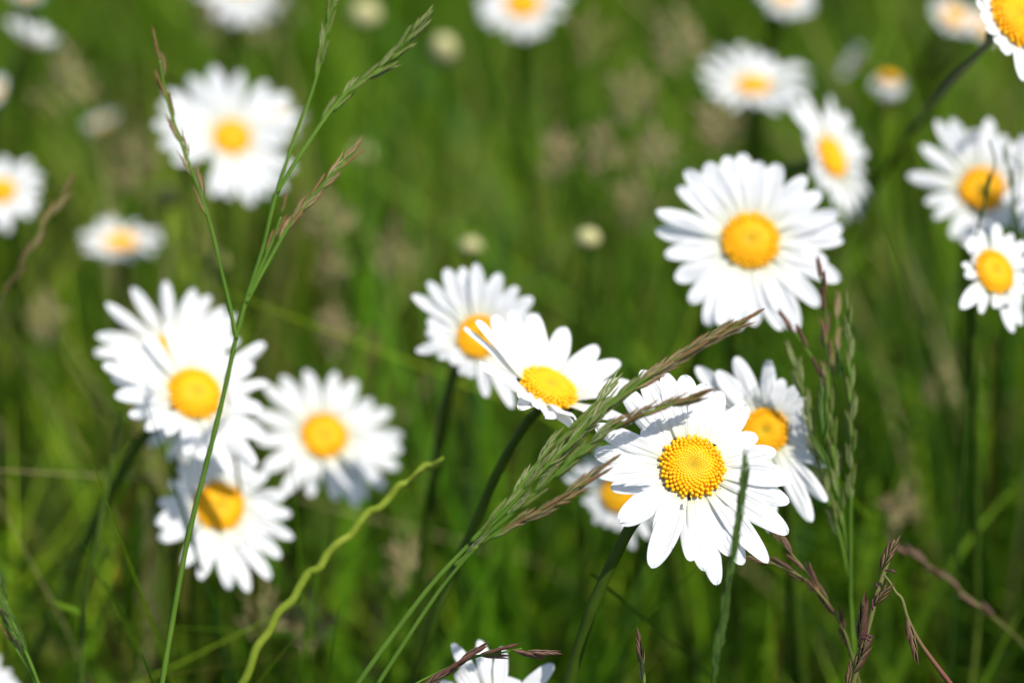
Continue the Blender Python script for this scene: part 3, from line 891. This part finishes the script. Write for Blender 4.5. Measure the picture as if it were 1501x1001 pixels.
panicle("blurred reddish grass tip at the lower right near the edge",
        [(1334, 812, .70), (1375, 838, .70), (1415, 872, .70), (1450, 900, .70), (1490, 935, .71)],
        heads=[(0, 0.0, 0.7, 6, 44, 7, 'sp_purple')], mat='culm_brown', r_px=3.6, seed=8)
panicle("single dark spikelet rising at the bottom right of centre",
        [(938, 965, .622), (942, 985, .622), (944, 1012, .622)], singles=[((940, 980, .622), (936, 922, .622), 'sp_brown', 0.9), ((944, 1008, .622), (939, 958, .622), 'sp_green', 0.9)], r_px=2.2, seed=9)
panicle("dark thin grass with a forked head in the bottom left corner",
        [(2, 862, .60), (14, 900, .60), (32, 942, .60), (50, 985, .60), (64, 1025, .60)],
        branches=[[(4, 905, .602), (18, 940, .602), (45, 985, .601), (60, 1018, .60)]],
        heads=[(0, 0.0, 0.6, 6, 44, 6, 'sp_dark'), (1, 0.0, 0.5, 4, 40, 6, 'sp_mixed')], mat='culm', r_px=3.4, seed=10)
panicle("blurred grass head with a pinkish tip slanting in from the left edge",
        [(90, 290, .70), (62, 335, .70), (36, 380, .70), (8, 430, .705), (-25, 490, .71)], heads=[(0, 0.0, 0.75, 7, 46, 5, 'sp_mixed')], mat='culm_brown', r_px=4, seed=11)
panicle("dark curved grass tip across the orange disc of the right-hand daisy",
        [(1450, 205, .69), (1458, 240, .69), (1446, 285, .69), (1434, 330, .69), (1428, 390, .695), (1424, 470, .70)], heads=[(0, 0.3, 0.62, 3, 36, 6, 'sp_dark')], mat='culm_dark', r_px=2.4, seed=12)
panicle("dark grass spike hanging over the right edge beside the cut-off daisy",
        [(1478, 240, .70), (1484, 290, .70), (1492, 330, .70), (1502, 380, .70)], heads=[(0, 0.0, 0.6, 3, 34, 6, 'sp_dark')], mat='culm_dark', r_px=2.2, seed=13)

def stalk(name, label, pts, rr, mat, cat, group=None, taper=0.75):
    d = pts[0][2]
    sp = spline(to_ground([P(*q) for q in pts]), 9)
    o = thing(name, label, cat, sp[-1], group)
    k = len(sp); s = d / FPX * rr
    m = MB()
    rj = random.Random(k)
    m.tube(sp, [s * (taper + (1 - taper) * min(1, 3 * i / k)) * rj.uniform(0.96, 1.04) * (0.35 + 0.65 * min(1, i / 6)) for i in range(k)], 12, 0.09)
    part("stem", m.mesh("stem", M[mat]), o, Matrix.Identity(4))
    return o
stalk("wavy_stem", "thick wavy yellow-green stem slanting below the round daisy", [(650, 670, .667), (636, 683, .667), (622, 683, .667), (608, 699, .666), (596, 708, .666), (584, 712, .665), (572, 728, .665), (556, 744, .664), (541, 750, .664), (527, 766, .663), (514, 784, .663), (496, 796, .662), (480, 812, .662), (468, 832, .661), (452, 840, .661), (438, 862, .660), (428, 880, .659), (408, 898, .658), (394, 926, .658), (376, 950, .657), (364, 986, .656), (350, 1012, .656)], 6.2, 'stem_pale', "plant stem", taper=0.8)
s_leaf = stalk("bare_stem", "blurred upright stem with a small side leaf at lower left", [(176, 600, .705), (160, 700, .703), (140, 800, .70), (128, 855, .70), (122, 905, .70), (119, 1010, .70)], 4.5, 'stem', "plant stem")

# ------------------------------------------------------------------ single blades and stalks that stand out behind
def blade_thing(label, pts, wpx, tint, cat="grass blade", tip=None, name="meadow_plant", parent=None):
    d = pts[0][2]
    raw = [P(*q) for q in pts]
    sp = spline(raw if parent else to_ground(raw), 8)
    k = len(sp)
    if parent is None:
        o = thing(name, label, cat, sp[-1], "single grass blades that stand out behind the flowers")
    else:
        o = parent
    m = MB()
    s = d / FPX * wpx
    b = 0
    for i, p in enumerate(sp):
        t = i / (k - 1)
        wd = s * min(1, math.sin(min(1, t * 1.8 + 0.02) * math.pi / 2)) * 0.5
        tg = (sp[min(i + 1, k - 1)] - sp[max(i - 1, 0)]).normalized()
        sd = tg.cross(AF).normalized()
        nn = sd.cross(tg)
        m.vert(p + sd * wd + nn * wd * .35, t, 1); m.vert(p, t, 0); m.vert(p - sd * wd + nn * wd * .35, t, 1)
        if i:
            q = 3 * i
            m.f += [(q - 3, q - 2, q + 1, q), (q - 2, q - 1, q + 2, q + 1)]
    me = m.mesh("leaf", M['grass'])
    at = me.attributes.new("tint", 'FLOAT_COLOR', 'POINT')
    col = np.ones((len(m.v), 4), dtype=np.float32)
    a = np.array(m.a)[:, None]
    tp = np.array(tip if tip else tint)
    f = np.clip((0.35 - a) / 0.3, 0, 1)
    col[:, :3] = np.array(tint) * (1 - f) + tp * f
    at.data.foreach_set("color", col.ravel())
    part("leaf", me, o, Matrix.Identity(4))
    return o
G1, G2, G3 = (.12, .22, .012), (.06, .14, .010), (.19, .24, .035)
blade_thing("", [(76, 878, .70), (90, 888, .70), (112, 896, .70), (124, 910, .70)], 9, G1, parent=s_leaf)
for lab, pts, wp, c_, tp in (
    ("broad bright blade rising to the top edge beside the slanting corner stem", [(1316, -10, .92), (1298, 50, .92), (1276, 110, .92), (1255, 170, .93)], 26, G1, None),
    ("pale straw blade standing upright under the lower left bud", [(262, 320, .86), (254, 350, .86), (246, 385, .86), (240, 430, .86)], 14, (.20, .19, .08), None),
    ("long olive blade slanting up to the right edge at lower right", [(1510, 690, .78), (1455, 750, .78), (1405, 815, .78), (1360, 890, .79), (1320, 980, .80)], 20, G1, None),
    ("thin bright blade right of the lower grass stem in the bottom centre", [(738, 832, .80), (756, 870, .80), (775, 910, .80), (792, 950, .81)], 14, G1, None),
    ("light green folded leaf just left of the lowest cluster daisy", [(212, 655, .80), (206, 700, .80), (200, 750, .80), (196, 800, .81)], 24, G1, None),
    ("leaf with an orange tip hanging at lower left", [(160, 910, .78), (167, 860, .78), (177, 800, .78), (190, 735, .78), (207, 700, .782), (226, 730, .785), (236, 800, .79), (240, 900, .795)], 20, (.07, .11, .014), (.26, .12, .02)),
    ("yellowish leaf rising at the bottom left near the thin grass stem", [(188, 905, .80), (186, 950, .80), (184, 1005, .80)], 26, (.13, .13, .02), None),
    ("slim pale blade in the bottom right corner", [(1505, 880, .74), (1480, 925, .74), (1450, 985, .745)], 14, G1, None),
    ("upright pale stalk left of the bottom right corner", [(1438, 892, .74), (1432, 940, .74), (1424, 1005, .745)], 11, G3, None),
    ("dark green blade behind the half covered daisy", [(700, 720, .85), (660, 800, .85), (640, 900, .86)], 18, G2, None),
    ("bright leaf blade below the yellow-green wavy stem's tip", [(628, 690, .82), (624, 740, .82), (622, 800, .83)], 13, (.14, .15, .05), None),
    ("broad green blade beneath the largest daisy", [(1010, 480, .90), (1016, 540, .90), (1020, 600, .91)], 26, G1, None),
    ("slanting green blade right of the largest daisy", [(1300, 330, .90), (1250, 400, .90), (1220, 470, .91)], 24, G1, None),
    ("broad dark blade in the middle above the upswept daisy", [(745, 330, 1.0), (730, 380, 1.0), (720, 430, 1.0)], 36, (.05, .12, .03), None),
    ("straw blade at left behind the wavy stem's foot", [(330, 590, .95), (318, 660, .95), (310, 760, .96)], 16, G3, None),
    ("arched pale blade right of the upright purple grass", [(1330, 560, .85), (1300, 620, .85), (1285, 690, .86), (1275, 770, .86)], 16, G1, None),
    ("beige blade behind the pinkish bottom spikelets' stem", [(612, 735, .88), (590, 770, .88), (575, 820, .88), (560, 880, .89)], 14, (.17, .155, .07), None),
):
    blade_thing(lab, pts, wp, c_, tip=tp)

# blurred seed heads standing in the grass behind
k = 0
for lab, x, y, d, kd, sz in (
    ("blurred beige seed head right of the top centre", 930, 145, .98, 'sp_beige', 1.0),
    ("blurred beige seed head left of the flattened daisy", 1000, 60, 1.0, 'sp_beige', 1.1),
    ("dark blurred seed head with a pale flank near the top centre", 868, 60, .95, 'sp_mixed', 1.0),
    ("blurred beige seed head drooping left of the largest daisy's top", 885, 222, .95, 'sp_beige', 0.8),
    ("blurred pinkish seed head touching the largest daisy's upper left", 962, 220, .95, 'sp_beige', 0.7),
    ("blurred buff seed head between the cream bud and the largest daisy", 940, 300, 1.0, 'sp_beige', 0.9),
    ("slanting blurred seed head in the centre beside a green blade", 820, 230, .95, 'sp_beige', 0.8),
    ("wide blurred brownish seed head right of the forked grass", 580, 372, 1.0, 'sp_beige', 1.0),
    ("small pinkish blurred seed head right of the forked grass's foot", 490, 390, 1.0, 'sp_beige', 0.6),
    ("small pinkish blurred seed head above the round daisy", 494, 485, .98, 'sp_beige', 0.6),
    ("blurred pale seed head under the right-hand small daisy", 1395, 560, .95, 'sp_beige', 1.0),
    ("blurred mauve seed head at the bottom beneath the lowest cluster daisy", 390, 900, .84, 'sp_beige', 0.9),
    ("blurred mauve seed head at the bottom right of the wavy stem", 460, 920, .84, 'sp_beige', 0.9),
    ("blurred tan seed head left of the thick arching grass", 600, 830, .86, 'sp_beige', 0.8),
    ("blurred tan seed head at the top left below the wedge-shaped daisy", 100, 120, 1.0, 'sp_beige', 1.2),
    ("blurred brown seed head left of the lone purple-tipped grass branch", 200, 240, 1.0, 'sp_beige', 1.0),
    ("blurred olive seed head at the left edge below the slanting head", 70, 470, .95, 'sp_beige', 0.8),
    ("blurred buff spikelet right of the upright purple grass", 1322, 750, .84, 'sp_beige', 0.6),
    ("blurred brown seed head under the flattened daisy", 1060, 190, .94, 'sp_beige', 0.8),
    ("blurred beige seed head behind the forked grass's lowest branch", 480, 320, .95, 'sp_beige', 0.9),
):
    k += 1
    d *= 0.94
    rr = random.Random(k)
    dx = rr.uniform(-18, 18)
    main = [(x, y - 30 * sz, d), (x + dx * .4, y, d), (x + dx, y + 45 * sz, d), (x + dx * 1.6, y + 110, d + .005)]
    br = []
    for q in range(5):
        sx = (1 if q % 2 else -1) * rr.uniform(14, 34) * sz
        yy = y - 15 * sz + q * 12 * sz
        br.append([(x + sx, yy - 12 * sz, d + rr.uniform(-.012, .012)), (x + sx * .5, yy, d), (x + dx * .4, yy + 14 * sz, d)])
    panicle(lab, main, br, heads=[(0, 0, .5, 7, 26, 25)] + [(i + 1, 0, .8, 5, 24, 30) for i in range(5)], kind=kd, r_px=2.2, seed=100 + k, group="blurred grass seed heads behind the daisies", name="grass_seed_head", cat="seed head")

# ------------------------------------------------------------------ a tiny fly on the sharp daisy's disc
fly = thing("small_fly", "tiny dark fly at the lower rim of the sharp daisy's yellow disc", "insect", P(1010, 726, .6175))
m = MB()
c0 = P(1010, 726, .6165)
m.tube(spline([c0 + AU * .0008 + AX * .0003, c0, c0 - AU * .0008 - AX * .0002], 4), [.0001, .0002, .0003, .00035, .0003, .0003, .0003, .0002, .0001], 8)
part("body", m.mesh("body", M['insect']), fly, Matrix.Identity(4))
for s in (-1, 1):
    m = MB()
    m.grid(5, 3, lambda i, j: (c0 - AU * (.0013 * i / 4) + AX * s * (.0003 * i / 4 + .0003 * (j - 1) * math.sin(math.pi * (.1 + .8 * i / 4))) - AF * .0004, 0, 0))
    part("wing", m.mesh("wing", M['insect']), fly, Matrix.Identity(4))
